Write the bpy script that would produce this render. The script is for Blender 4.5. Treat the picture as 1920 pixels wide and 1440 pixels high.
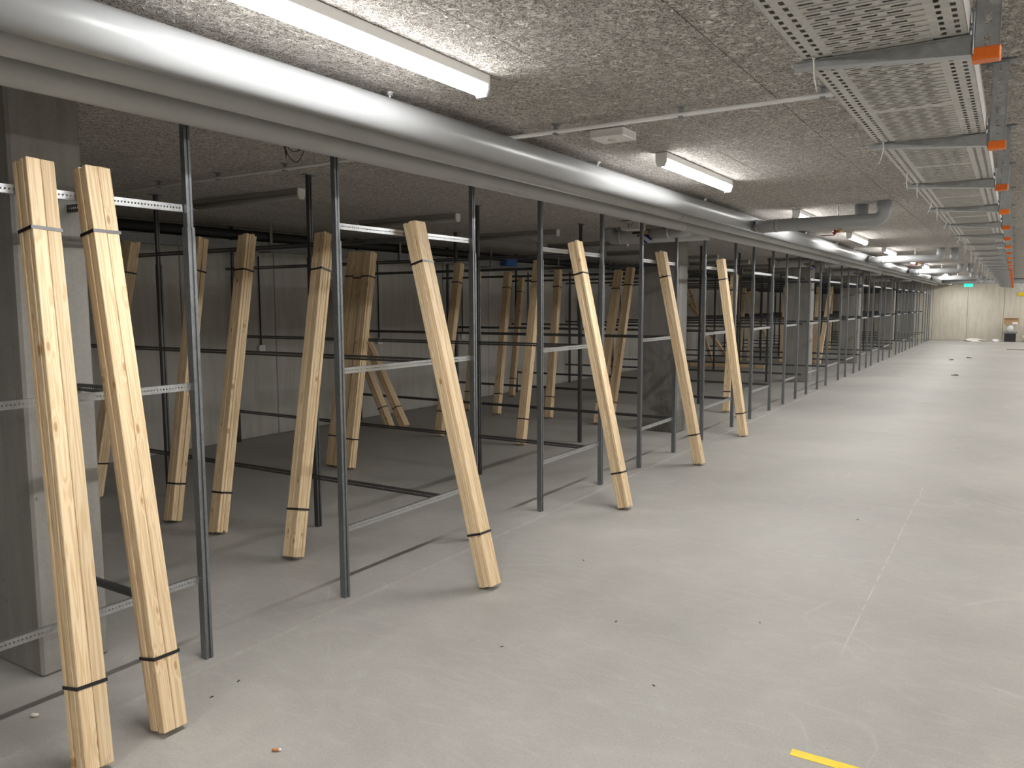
import bpy, math, random
from mathutils import Vector, Matrix

random.seed(7)
for o in list(bpy.data.objects):
    bpy.data.objects.remove(o)
S = bpy.context.scene
COL = S.collection

# ------------------------------------------------------------------ camera
FPX, CX, CY = 1480.0, 960.0, 720.0
EYE = Vector((0.0, 0.0, 1.60))
_vp = (1902.0, 567.0)                     # where the aisle direction vanishes
_Y = Vector((_vp[0] - CX, CY - _vp[1], FPX)).normalized()
_Z = Vector((0.0, _Y.z, -_Y.y)).normalized()
_X = _Y.cross(_Z)
if _X.x < 0:
    _X = -_X
_r = math.radians(0.25)
_X, _Z = math.cos(_r) * _X + math.sin(_r) * _Z, math.cos(_r) * _Z - math.sin(_r) * _X
right = Vector((_X.x, _Y.x, _Z.x))
upv = Vector((_X.y, _Y.y, _Z.y))
fwd = Vector((_X.z, _Y.z, _Z.z))
cd = bpy.data.cameras.new('camera')
cam = bpy.data.objects.new('camera', cd)
COL.objects.link(cam)
cd.sensor_fit = 'HORIZONTAL'
cd.sensor_width = 36.0
cd.lens = FPX / 1920.0 * 36.0
cd.clip_start = 0.02
cd.clip_end = 200
mw = Matrix((right, upv, -fwd)).transposed().to_4x4()
mw.translation = EYE
cam.matrix_world = mw
S.camera = cam

# ------------------------------------------------------------------ world, exposure
w = bpy.data.worlds.new('world')
S.world = w
w.use_nodes = True
w.node_tree.nodes['Background'].inputs[0].default_value = (0.6, 0.62, 0.65, 1)
w.node_tree.nodes['Background'].inputs[1].default_value = 0.0
S.view_settings.view_transform = 'Standard'
S.view_settings.look = 'None'
S.view_settings.gamma = 1.0
S.view_settings.use_curve_mapping = False
S.view_settings.exposure = 0.0
LAMP_STRENGTH = 212.0       # underside of the lit lenses
LAMP_SIDE = 27.0            # their frosted flanks

# ------------------------------------------------------------------ dimensions (metres)
CEIL = 2.50
XBACK = -7.70          # concrete wall behind the storage bays
XR = 2.60              # wall on the other side of the aisle
YNEAR, YFAR = -4.0, 38.7
X0 = -3.03             # line of the front posts
RAIL_Z = (0.372, 1.245, 2.015)
PARTS = [3.93 + 2.05 * i for i in range(-1, 17)]
FRONT = [(0.95, 2.176), (3.06, 4.30), (5.185, 6.24), (7.10, 8.03), (8.93, 10.12), (10.95, 11.98),
         (12.82, 13.66), (14.48, 15.40), (16.20, 17.47), (18.28, 19.37), (20.19, 21.16), (21.95, 23.28),
         (24.12, 25.48), (26.98, 27.85), (28.67, 29.59), (30.9, 31.7), (32.7, 33.5), (35.1, 36.2), (37.2, 38.0)]
ORD = ['first', 'second', 'third', 'fourth', 'fifth', 'sixth', 'seventh', 'eighth', 'ninth', 'tenth', 'eleventh',
       'twelfth', 'thirteenth', 'fourteenth', 'fifteenth', 'sixteenth', 'seventeenth', 'eighteenth', 'nineteenth',
       'twentieth', 'twenty-first', 'twenty-second', 'twenty-third', 'twenty-fourth', 'twenty-fifth',
       'twenty-sixth', 'twenty-seventh', 'twenty-eighth', 'twenty-ninth', 'thirtieth']

# ------------------------------------------------------------------ materials
def newmat(name):
    m = bpy.data.materials.new(name)
    m.use_nodes = True
    nt = m.node_tree
    return m, nt, nt.nodes['Principled BSDF']

def node(nt, t, **kw):
    n = nt.nodes.new(t)
    for k, v in kw.items():
        setattr(n, k, v)
    return n

def link(nt, a, b):
    nt.links.new(a, b)

def math_n(nt, op, a, b=None, c=None, clamp=False):
    n = node(nt, 'ShaderNodeMath', operation=op, use_clamp=clamp)
    for i, v in enumerate((a, b, c)):
        if v is None:
            continue
        if isinstance(v, (int, float)):
            n.inputs[i].default_value = v
        else:
            link(nt, v, n.inputs[i])
    return n.outputs[0]

def noise(nt, vec, scale, detail=4, rough=0.55, dist=0.0):
    n = node(nt, 'ShaderNodeTexNoise')
    n.inputs['Scale'].default_value = scale
    n.inputs['Detail'].default_value = detail
    n.inputs['Roughness'].default_value = rough
    n.inputs['Distortion'].default_value = dist
    if vec is not None:
        link(nt, vec, n.inputs['Vector'])
    return n.outputs['Fac']

def ramp(nt, fac, stops, interp='LINEAR'):
    r = node(nt, 'ShaderNodeValToRGB')
    r.color_ramp.interpolation = interp
    el = r.color_ramp.elements
    while len(el) < len(stops):
        el.new(0.5)
    for e, (p, c) in zip(el, stops):
        e.position = p
        e.color = (*c, 1) if len(c) == 3 else c
    link(nt, fac, r.inputs[0])
    return r.outputs[0]

def mix(nt, fac, a, b, mode='MIX'):
    n = node(nt, 'ShaderNodeMix', data_type='RGBA', blend_type=mode)
    for s, v in ((n.inputs[0], fac), (n.inputs[6], a), (n.inputs[7], b)):
        if isinstance(v, (int, float)):
            s.default_value = v
        elif isinstance(v, tuple):
            s.default_value = (*v, 1)
        else:
            link(nt, v, s)
    return n.outputs[2]

def bump(nt, bs, h, strength, dist=0.01):
    b = node(nt, 'ShaderNodeBump')
    b.inputs['Strength'].default_value = strength
    b.inputs['Distance'].default_value = dist
    link(nt, h, b.inputs['Height'])
    link(nt, b.outputs[0], bs.inputs['Normal'])

def position(nt):
    return node(nt, 'ShaderNodeNewGeometry').outputs['Position']

def mapping(nt, vec, scale=(1, 1, 1), loc=(0, 0, 0)):
    m = node(nt, 'ShaderNodeMapping')
    m.inputs['Scale'].default_value = scale
    m.inputs['Location'].default_value = loc
    link(nt, vec, m.inputs['Vector'])
    return m.outputs[0]

def sepxyz(nt, vec):
    s = node(nt, 'ShaderNodeSeparateXYZ')
    link(nt, vec, s.inputs[0])
    return s.outputs

def plain(name, col, rough=0.5, metal=0.0, var=0.06, scale=30.0, emit=None):
    m, nt, bs = newmat(name)
    f = noise(nt, node(nt, 'ShaderNodeTexCoord').outputs['Object'], scale, 3)
    lo = tuple(max(0, c * (1 - var)) for c in col)
    hi = tuple(min(1, c * (1 + var)) for c in col)
    link(nt, ramp(nt, f, [(0.3, lo), (0.7, hi)]), bs.inputs['Base Color'])
    bs.inputs['Roughness'].default_value = rough
    bs.inputs['Metallic'].default_value = metal
    if emit:
        bs.inputs['Emission Color'].default_value = (*emit[0], 1)
        bs.inputs['Emission Strength'].default_value = emit[1]
    return m

def mat_floor():
    m, nt, bs = newmat('screed_floor')
    p = position(nt)
    big = noise(nt, p, 0.55, 4, 0.6, 0.6)
    mid = noise(nt, p, 2.6, 5, 0.65, 0.9)
    trowel = noise(nt, mapping(nt, p, (1.2, 3.5, 1)), 3.0, 5, 0.6, 1.8)
    fine = noise(nt, p, 90, 2, 0.7)
    c1 = ramp(nt, big, [(0.30, (0.275, 0.262, 0.242)), (0.5, (0.350, 0.335, 0.309)), (0.68, (0.420, 0.403, 0.373))])
    c2 = ramp(nt, mid, [(0.30, (0.285, 0.274, 0.256)), (0.55, (0.350, 0.337, 0.314)), (0.75, (0.43, 0.414, 0.388))])
    c = mix(nt, 0.55, c1, c2)
    c = mix(nt, math_n(nt, 'MULTIPLY', ramp(nt, trowel, [(0.5, (0, 0, 0)), (0.75, (1, 1, 1))]), 0.28), c, (0.47, 0.46, 0.435))
    # pale edges of separate screed pours: thin contour lines of a slow noise
    wob = noise(nt, p, 0.42, 3, 0.5, 0.8)
    edge = math_n(nt, 'ABSOLUTE', math_n(nt, 'SUBTRACT', wob, 0.52))
    edgeb = math_n(nt, 'ABSOLUTE', math_n(nt, 'SUBTRACT', noise(nt, mapping(nt, p, (1, 1, 1), (9, 4, 0)), 0.6, 3, 0.5, 0.5), 0.47))
    e1 = ramp(nt, edge, [(0.0, (1, 1, 1)), (0.0035, (0, 0, 0))])
    e2 = ramp(nt, edgeb, [(0.0, (1, 1, 1)), (0.003, (0, 0, 0))])
    br = ramp(nt, noise(nt, p, 1.3, 2), [(0.45, (0, 0, 0)), (0.6, (1, 1, 1))])
    em = math_n(nt, 'MULTIPLY', math_n(nt, 'MULTIPLY', math_n(nt, 'MAXIMUM', e1, e2), br), 0.24)
    c = mix(nt, em, c, (0.55, 0.535, 0.505))
    # chalk line along the aisle
    x, y, z = sepxyz(nt, p)
    cl = math_n(nt, 'LESS_THAN', math_n(nt, 'ABSOLUTE', math_n(nt, 'ADD', x, 0.59)), 0.0045)
    seg = math_n(nt, 'MULTIPLY', math_n(nt, 'GREATER_THAN', y, 3.7), math_n(nt, 'LESS_THAN', y, 7.6))
    pat = ramp(nt, noise(nt, p, 7, 4, 0.7), [(0.42, (0, 0, 0)), (0.55, (1, 1, 1))])
    c = mix(nt, math_n(nt, 'MULTIPLY', math_n(nt, 'MULTIPLY', math_n(nt, 'MULTIPLY', cl, seg), pat), 0.38), c, (0.62, 0.61, 0.58))
    # dirt specks
    v = node(nt, 'ShaderNodeTexVoronoi')
    v.inputs['Scale'].default_value = 3.2
    link(nt, p, v.inputs['Vector'])
    sp = math_n(nt, 'LESS_THAN', v.outputs['Distance'], 0.012)
    c = mix(nt, math_n(nt, 'MULTIPLY', sp, 0.7), c, (0.09, 0.08, 0.075))
    c = mix(nt, 0.16, c, ramp(nt, fine, [(0.3, (0.2, 0.19, 0.18)), (0.7, (0.5, 0.49, 0.46))]))
    link(nt, c, bs.inputs['Base Color'])
    link(nt, ramp(nt, mid, [(0.3, (0.5, 0.5, 0.5)), (0.7, (0.68, 0.68, 0.68))]), bs.inputs['Roughness'])
    bs.inputs['Specular IOR Level'].default_value = 0.35
    bump(nt, bs, math_n(nt, 'ADD', fine, math_n(nt, 'MULTIPLY', mid, 2.0)), 0.12, 0.003)
    return m

def mat_concrete(name, dark, light, stain=False):
    m, nt, bs = newmat(name)
    p = position(nt)
    big = noise(nt, p, 0.9, 5, 0.6, 0.4)
    streak = noise(nt, mapping(nt, p, (5.0, 5.0, 0.6)), 2.2, 5, 0.6, 0.3)
    fine = noise(nt, p, 55, 5, 0.7)
    c = ramp(nt, big, [(0.3, dark), (0.7, light)])
    c2 = ramp(nt, streak, [(0.3, tuple(k * 0.85 for k in dark)), (0.7, tuple(min(1, k * 1.08) for k in light))])
    c = mix(nt, 0.5, c, c2)
    v = node(nt, 'ShaderNodeTexVoronoi')
    v.inputs['Scale'].default_value = 8.0
    link(nt, p, v.inputs['Vector'])
    pores = math_n(nt, 'LESS_THAN', v.outputs['Distance'], 0.06)
    c = mix(nt, math_n(nt, 'MULTIPLY', pores, 0.55), c, tuple(k * 0.35 for k in dark))
    c = mix(nt, 0.18, c, ramp(nt, fine, [(0.3, tuple(k * 0.6 for k in dark)), (0.7, light)]))
    if stain:                      # damp dirty patches on the lower half
        st = noise(nt, p, 2.4, 5, 0.65, 1.2)
        low = node(nt, 'ShaderNodeMapRange')
        low.inputs['From Min'].default_value, low.inputs['From Max'].default_value = 1.5, 0.7
        link(nt, sepxyz(nt, p)[2], low.inputs['Value'])
        f = math_n(nt, 'MULTIPLY', ramp(nt, st, [(0.42, (0, 0, 0)), (0.62, (1, 1, 1))]), low.outputs[0])
        c = mix(nt, math_n(nt, 'MULTIPLY', f, 0.7), c, (0.055, 0.05, 0.042))
    link(nt, c, bs.inputs['Base Color'])
    bs.inputs['Roughness'].default_value = 0.8
    bump(nt, bs, math_n(nt, 'SUBTRACT', fine, math_n(nt, 'MULTIPLY', pores, 0.8)), 0.25, 0.006)
    return m

def mat_woodwool():
    m, nt, bs = newmat('wood_wool_cement')
    p = position(nt)
    rnd = node(nt, 'ShaderNodeObjectInfo').outputs['Random']
    def worms(scale, loc, width):
        n = noise(nt, mapping(nt, p, (1, 1, 1), loc), scale, 1.5, 0.5, 0.9)
        a = math_n(nt, 'ABSOLUTE', math_n(nt, 'SUBTRACT', n, 0.5))
        return ramp(nt, a, [(0.0, (1, 1, 1)), (width, (0, 0, 0))])
    a = worms(26, (0, 0, 0), 0.06)
    b = worms(42, (3, 7, 1), 0.075)
    cc = worms(66, (5, 1, 9), 0.10)
    h = math_n(nt, 'MAXIMUM', a, math_n(nt, 'MAXIMUM', math_n(nt, 'MULTIPLY', b, 0.8), math_n(nt, 'MULTIPLY', cc, 0.6)))
    col = ramp(nt, h, [(0.0, (0.24, 0.214, 0.196)), (0.35, (0.56, 0.522, 0.487)), (1.0, (0.90, 0.865, 0.82))])
    tone = math_n(nt, 'ADD', 0.93, math_n(nt, 'MULTIPLY', rnd, 0.12))
    tn = node(nt, 'ShaderNodeCombineColor')
    for i in range(3):
        link(nt, tone, tn.inputs[i])
    col = mix(nt, 1.0, col, tn.outputs[0], 'MULTIPLY')
    big = noise(nt, p, 1.7, 3)
    col = mix(nt, math_n(nt, 'MULTIPLY', ramp(nt, big, [(0.5, (0, 0, 0)), (0.8, (1, 1, 1))]), 0.25), col, (0.50, 0.48, 0.455))
    link(nt, col, bs.inputs['Base Color'])
    bs.inputs['Roughness'].default_value = 0.95
    bs.inputs['Specular IOR Level'].default_value = 0.1
    bump(nt, bs, h, 1.0, 0.007)
    return m

def mat_steel(name, lo, hi, rough=0.38, metal=0.85):
    m, nt, bs = newmat(name)
    co = node(nt, 'ShaderNodeTexCoord').outputs['Object']
    v = node(nt, 'ShaderNodeTexVoronoi')
    v.inputs['Scale'].default_value = 90
    link(nt, co, v.inputs['Vector'])
    n = noise(nt, co, 9, 4)
    sp = sepxyz(nt, v.outputs['Color'])[0]
    f = math_n(nt, 'ADD', math_n(nt, 'MULTIPLY', sp, 0.35), math_n(nt, 'MULTIPLY', n, 0.65))
    link(nt, ramp(nt, f, [(0.25, lo), (0.75, hi)]), bs.inputs['Base Color'])
    link(nt, ramp(nt, f, [(0.2, (rough - .08,) * 3), (0.8, (rough + .10,) * 3)]), bs.inputs['Roughness'])
    bs.inputs['Metallic'].default_value = metal
    return m

def mat_pine():
    m, nt, bs = newmat('planed_pine')
    co = node(nt, 'ShaderNodeTexCoord').outputs['Object']
    oi = node(nt, 'ShaderNodeObjectInfo')
    off = node(nt, 'ShaderNodeCombineXYZ')
    link(nt, math_n(nt, 'MULTIPLY', oi.outputs['Random'], 17.3), off.inputs[0])
    link(nt, math_n(nt, 'MULTIPLY', oi.outputs['Random'], 41.7), off.inputs[1])
    link(nt, math_n(nt, 'MULTIPLY', oi.outputs['Random'], 63.1), off.inputs[2])
    vadd = node(nt, 'ShaderNodeVectorMath', operation='ADD')
    link(nt, co, vadd.inputs[0])
    link(nt, off.outputs[0], vadd.inputs[1])
    q = vadd.outputs[0]
    # knots: sparse flattened cells
    kv = node(nt, 'ShaderNodeTexVoronoi')
    kv.inputs['Scale'].default_value = 1.0
    link(nt, mapping(nt, q, (3.0, 19.0, 6.5)), kv.inputs['Vector'])
    kd = kv.outputs['Distance']
    some = math_n(nt, 'GREATER_THAN', sepxyz(nt, kv.outputs['Color'])[0], 0.45)
    knot = math_n(nt, 'MULTIPLY', ramp(nt, kd, [(0.0, (1, 1, 1)), (0.10, (0.8, 0.8, 0.8)), (0.15, (0, 0, 0))]), some)
    halo = math_n(nt, 'MULTIPLY', ramp(nt, kd, [(0.10, (1, 1, 1)), (0.42, (0, 0, 0))]), some)
    # grain rings bent around the knots
    gq = mapping(nt, q, (34, 34, 0.9))
    g = noise(nt, gq, 1.0, 3, 0.5, 0.6)
    ring = node(nt, 'ShaderNodeMath', operation='SINE')
    link(nt, math_n(nt, 'ADD', math_n(nt, 'MULTIPLY', g, 46.0), math_n(nt, 'MULTIPLY', halo, 7.0)), ring.inputs[0])
    gr = math_n(nt, 'MULTIPLY_ADD', ring.outputs[0], 0.5, 0.5)
    slow = noise(nt, mapping(nt, q, (6, 6, 0.5)), 1.0, 2)
    c = ramp(nt, gr, [(0.0, (0.62, 0.435, 0.245)), (0.5, (0.755, 0.575, 0.355)), (1.0, (0.815, 0.645, 0.42))])
    c = mix(nt, math_n(nt, 'MULTIPLY', slow, 0.35), c, (0.80, 0.63, 0.42))
    c = mix(nt, math_n(nt, 'MULTIPLY', halo, 0.22), c, (0.62, 0.40, 0.19))
    c = mix(nt, math_n(nt, 'MULTIPLY', knot, 0.8), c, (0.33, 0.16, 0.055))
    tone = math_n(nt, 'ADD', 0.86, math_n(nt, 'MULTIPLY', oi.outputs['Random'], 0.18))
    tn = node(nt, 'ShaderNodeCombineColor')
    for i in range(3):
        link(nt, tone, tn.inputs[i])
    c = mix(nt, 1.0, c, tn.outputs[0], 'MULTIPLY')
    link(nt, c, bs.inputs['Base Color'])
    bs.inputs['Roughness'].default_value = 0.62
    bump(nt, bs, gr, 0.05, 0.001)
    return m

M = {}
M['floor'] = mat_floor()
M['concrete'] = mat_concrete('grey_concrete', (0.20, 0.192, 0.178), (0.33, 0.318, 0.295))
M['concrete_pale'] = mat_concrete('pale_concrete', (0.50, 0.465, 0.385), (0.66, 0.62, 0.53))
M['concrete_stained'] = mat_concrete('stained_concrete', (0.15, 0.145, 0.136), (0.25, 0.24, 0.225), True)
M['concrete_wall'] = mat_concrete('bay_wall_concrete', (0.40, 0.386, 0.36), (0.53, 0.514, 0.483))
M['slab'] = mat_concrete('dark_slab', (0.10, 0.095, 0.09), (0.14, 0.135, 0.125))
M['wool'] = mat_woodwool()
M['steel'] = mat_steel('galvanised_steel', (0.40, 0.415, 0.43), (0.50, 0.515, 0.53), 0.36)
M['steel_mid'] = mat_steel('dull_galvanised_steel', (0.205, 0.22, 0.235), (0.27, 0.285, 0.30), 0.40)
M['steel_shaded'] = mat_steel('shaded_rail_steel', (0.095, 0.10, 0.105), (0.13, 0.135, 0.14), 0.45)  # galvanised steel with the dimness of the unlit bays painted into it
M['tray'] = mat_steel('tray_steel', (0.50, 0.495, 0.48), (0.64, 0.63, 0.61), 0.5, 0.35)
M['pine'] = mat_pine()
M['pipe'] = plain('grey_pipe_jacket', (0.33, 0.34, 0.35), 0.34, 0, 0.03, 6)
M['jacket'] = plain('matt_pipe_jacket', (0.42, 0.425, 0.425), 0.5, 0, 0.04, 6)
M['collar'] = plain('dark_collar', (0.20, 0.205, 0.21), 0.5)
M['strap'] = plain('black_strap', (0.012, 0.011, 0.013), 0.35)
M['rubber'] = plain('black_rubber', (0.018, 0.018, 0.019), 0.6)
M['orange'] = plain('orange_plastic', (0.83, 0.17, 0.012), 0.42)
M['white'] = plain('white_plastic', (0.80, 0.80, 0.79), 0.4, 0, 0.02)
M['offlamp'] = plain('unlit_housing', (0.30, 0.29, 0.275), 0.5, 0, 0.02)
M['offlens'] = plain('unlit_lens', (0.62, 0.62, 0.60), 0.35, 0, 0.02)
M['lamp'] = plain('lit_lens', (0.9, 0.9, 0.9), 0.4, 0, 0.0, 5, ((1.0, 0.985, 0.955), LAMP_STRENGTH))
M['lampside'] = plain('lit_lens_flank', (0.9, 0.9, 0.9), 0.4, 0, 0.0, 5, ((1.0, 0.985, 0.955), LAMP_SIDE))
M['yellow'] = plain('yellow_tape', (0.83, 0.60, 0.03), 0.5)
M['blue'] = plain('blue_plastic', (0.012, 0.025, 0.30), 0.4)
M['bluebox'] = plain('bright_blue', (0.02, 0.13, 0.42), 0.5)
M['brass'] = plain('brass', (0.62, 0.42, 0.20), 0.35, 0.9)
M['redmetal'] = plain('dark_red', (0.22, 0.02, 0.02), 0.45)
M['tie'] = plain('nylon_tie', (0.78, 0.77, 0.72), 0.5)
M['card'] = plain('cardboard', (0.44, 0.28, 0.15), 0.85, 0, 0.1, 12)
M['sheeting'] = plain('pale_sheeting', (0.66, 0.64, 0.56), 0.6, 0, 0.12, 8)
M['green'] = plain('green_sign', (0.02, 0.42, 0.28), 0.4, 0, 0.02, 5, ((0.03, 0.75, 0.48), 1.6))
M['conduit'] = plain('grey_conduit', (0.72, 0.72, 0.71), 0.4, 0, 0.03, 3)
M['ink'] = plain('black_ink', (0.02, 0.02, 0.02), 0.7)
M['cork'] = plain('brown_filter', (0.52, 0.22, 0.08), 0.7)
M['zinc'] = mat_steel('bright_zinc', (0.60, 0.61, 0.62), (0.78, 0.79, 0.80), 0.3)

# ------------------------------------------------------------------ mesh helpers
class MB:
    def __init__(s):
        s.v, s.f, s.sm = [], [], []

    def quad(s, pts, smooth=False):
        b = len(s.v)
        s.v += [tuple(p) for p in pts]
        s.f.append(tuple(range(b, b + len(pts))))
        s.sm.append(smooth)
        return s

    def box(s, c, d, bev=0.0, mat=None):
        hx, hy, hz = d[0] / 2, d[1] / 2, d[2] / 2
        b = len(s.v)
        T = (lambda p: mat @ Vector(p)) if mat else (lambda p: p)
        if bev <= 0:
            for z in (-hz, hz):
                for x, y in ((-hx, -hy), (hx, -hy), (hx, hy), (-hx, hy)):
                    s.v.append(tuple(T((c[0] + x, c[1] + y, c[2] + z))))
            fs = [(0, 3, 2, 1), (4, 5, 6, 7), (0, 1, 5, 4), (1, 2, 6, 5), (2, 3, 7, 6), (3, 0, 4, 7)]
            for f in fs:
                s.f.append(tuple(b + i for i in f)); s.sm.append(False)
            return s
        # chamfered box: 24 vertices
        idx = {}
        for sx in (-1, 1):
            for sy in (-1, 1):
                for sz in (-1, 1):
                    for ax in range(3):
                        q = [sx * (hx - bev), sy * (hy - bev), sz * (hz - bev)]
                        q[ax] = (sx * hx, sy * hy, sz * hz)[ax]
                        idx[(sx, sy, sz, ax)] = len(s.v)
                        s.v.append(tuple(T((c[0] + q[0], c[1] + q[1], c[2] + q[2]))))
        def add(*k):
            s.f.append(tuple(idx[i] for i in k)); s.sm.append(False)
        for ax in range(3):
            o1, o2 = [a for a in range(3) if a != ax]
            for sg in (-1, 1):
                ring = []
                for a, bb in ((-1, -1), (1, -1), (1, 1), (-1, 1)):
                    k = [0, 0, 0]; k[ax] = sg; k[o1] = a; k[o2] = bb
                    ring.append((*k, ax))
                flip = (sg < 0) ^ (ax == 1)
                add(*(ring[::-1] if flip else ring))
        for ax in range(3):            # edges parallel to ax
            o1, o2 = [a for a in range(3) if a != ax]
            for a in (-1, 1):
                for bb in (-1, 1):
                    k0 = [0, 0, 0]; k1 = [0, 0, 0]
                    k0[ax], k1[ax] = -1, 1
                    for k in (k0, k1):
                        k[o1], k[o2] = a, bb
                    r = [(*k0, o1), (*k1, o1), (*k1, o2), (*k0, o2)]
                    flip = (a * bb > 0) ^ (ax == 1)
                    add(*(r if flip else r[::-1]))
        for sx in (-1, 1):
            for sy in (-1, 1):
                for sz in (-1, 1):
                    r = [(sx, sy, sz, 0), (sx, sy, sz, 1), (sx, sy, sz, 2)]
                    add(*(r if sx * sy * sz > 0 else r[::-1]))
        return s

    def prism(s, poly, z0, z1, smooth=False, axis='z', cap=True):
        """extrude a 2D polygon (counter-clockwise) from z0 to z1 along an axis"""
        def P(u, v, h):
            return {'z': (u, v, h), 'y': (u, h, v), 'x': (h, u, v)}[axis]
        b = len(s.v); n = len(poly)
        for h in (z0, z1):
            for u, v in poly:
                s.v.append(P(u, v, h))
        rev = axis == 'y'
        for i in range(n):
            j = (i + 1) % n
            f = (b + i, b + j, b + n + j, b + n + i)
            s.f.append(f[::-1] if rev else f); s.sm.append(smooth)
        if cap:
            f0 = tuple(b + i for i in range(n))[::-1]; f1 = tuple(b + n + i for i in range(n))
            for f in (f0, f1):
                s.f.append(f[::-1] if rev else f); s.sm.append(False)
        return s

    def tube(s, pts, r, n=12, cap=True, smooth=True):
        pts = [Vector(p) for p in pts]
        rs = r if isinstance(r, (list, tuple)) else [r] * len(pts)
        t0 = (pts[1] - pts[0]).normalized()
        up = Vector((0, 0, 1)) if abs(t0.z) < 0.9 else Vector((1, 0, 0))
        u = t0.cross(up).normalized()
        b = len(s.v)
        for i, p in enumerate(pts):
            if i == 0:
                t = (pts[1] - p)
            elif i == len(pts) - 1:
                t = (p - pts[i - 1])
            else:
                t = (pts[i + 1] - p).normalized() + (p - pts[i - 1]).normalized()
            t.normalize()
            u = (u - t * u.dot(t)).normalized()
            vv = t.cross(u)
            for k in range(n):
                a = 2 * math.pi * k / n
                s.v.append(tuple(p + (u * math.cos(a) + vv * math.sin(a)) * rs[i]))
        m = len(pts)
        for i in range(m - 1):
            for k in range(n):
                k2 = (k + 1) % n
                s.f.append((b + i * n + k, b + i * n + k2, b + (i + 1) * n + k2, b + (i + 1) * n + k)); s.sm.append(smooth)
        if cap:
            s.f.append(tuple(b + k for k in range(n))[::-1]); s.sm.append(False)
            s.f.append(tuple(b + (m - 1) * n + k for k in range(n))); s.sm.append(False)
        return s

    def mesh(s, name, mat):
        me = bpy.data.meshes.new(name)
        me.from_pydata(s.v, [], s.f)
        me.polygons.foreach_set('use_smooth', s.sm)
        me.materials.append(mat)
        me.update()
        return me

def obj(name, me, parent=None, loc=(0, 0, 0), rot=None, mat=None):
    if isinstance(me, MB):
        me = me.mesh(name, mat)
    o = bpy.data.objects.new(name, me)
    COL.objects.link(o)
    if parent:
        o.parent = parent
    if rot is not None:
        o.rotation_euler = rot
    o.location = loc
    return o

def thing(name, label, cat, loc=(0, 0, 0), group=None, me=None):
    o = bpy.data.objects.new(name, me)
    COL.objects.link(o)
    o.location = loc
    o['label'] = label
    o['category'] = cat
    if group:
        o['group'] = group
    if me is None:
        o.empty_display_size = 0.1
    return o

def struct(o):
    o['kind'] = 'structure'
    return o

def arc(c, r, a0, a1, n, plane='xz'):
    out = []
    for i in range(n + 1):
        a = a0 + (a1 - a0) * i / n
        u, v = r * math.cos(a), r * math.sin(a)
        out.append((c[0] + u, c[1], c[2] + v) if plane == 'xz' else ((c[0] + u, c[1] + v, c[2]) if plane == 'xy' else (c[0], c[1] + u, c[2] + v)))
    return out

# ------------------------------------------------------------------ setting
def floor_build():
    b = MB()
    g0, g1, d = -2.958, -2.926, -0.014       # shallow joint in the screed along the bays
    prof = [(XBACK - .2, 0), (g0 - .004, 0), (g0, d), (g1, d), (g1 + .004, 0), (XR + .2, 0)]
    n = 22
    for i in range(len(prof) - 1):
        for j in range(n):
            ya = YNEAR - .2 + (YFAR - YNEAR + .4) * j / n
            yb = YNEAR - .2 + (YFAR - YNEAR + .4) * (j + 1) / n
            (xa, za), (xb, zb) = prof[i], prof[i + 1]
            b.quad([(xa, ya, za), (xb, ya, zb), (xb, yb, zb), (xa, yb, za)])
    b.box(((XBACK + XR) / 2, (YNEAR + YFAR) / 2, -0.11), (XR - XBACK + .4, YFAR - YNEAR + .4, 0.19))
    return b
floor = struct(obj('floor', floor_build(), mat=M['floor']))

ceiling = struct(obj('ceiling', MB().box(((XBACK + XR) / 2, (YNEAR + YFAR) / 2, CEIL + 0.13), (XR - XBACK + .4, YFAR - YNEAR + .4, 0.2)), mat=M['slab']))
PW, PL, PG = 0.6, 2.4, 0.0022
pan_cache = {}
def panel_mesh(wd, ln):
    k = (round(wd, 3), round(ln, 3))
    if k not in pan_cache:
        pan_cache[k] = MB().box((0, 0, 0), (wd - PG, ln - PG, 0.028), 0.0022).mesh('ceiling_panel', M['wool'])
    return pan_cache[k]
xs = -0.935
while xs > XBACK:
    xs -= PW
strip = 0
while xs < XR:
    x1 = min(xs + PW, XR); xa = max(xs, XBACK)
    mid = (xs + xs + PW) / 2
    if abs(mid + 0.635) < .05:
        ph = 4.10
    elif abs(mid + 1.235) < .05:
        ph = 7.06
    else:
        ph = (strip * 1.07) % PL
    y = ph - PL * 8
    while y + PL < YNEAR + 0.2:
        y += PL
    while y < YFAR - 0.05:
        ya, yb = max(y, YNEAR), min(y + PL, YFAR)
        if yb - ya > 0.1 and x1 - xa > 0.05:
            obj('ceiling_panel', panel_mesh(x1 - xa, yb - ya), ceiling, ((xa + x1) / 2, (ya + yb) / 2, CEIL + 0.014 + random.uniform(0, .002)),
                (random.uniform(-.0006, .0006), random.uniform(-.0015, .0015), 0))
        y += PL
    xs += PW
    strip += 1

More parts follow.
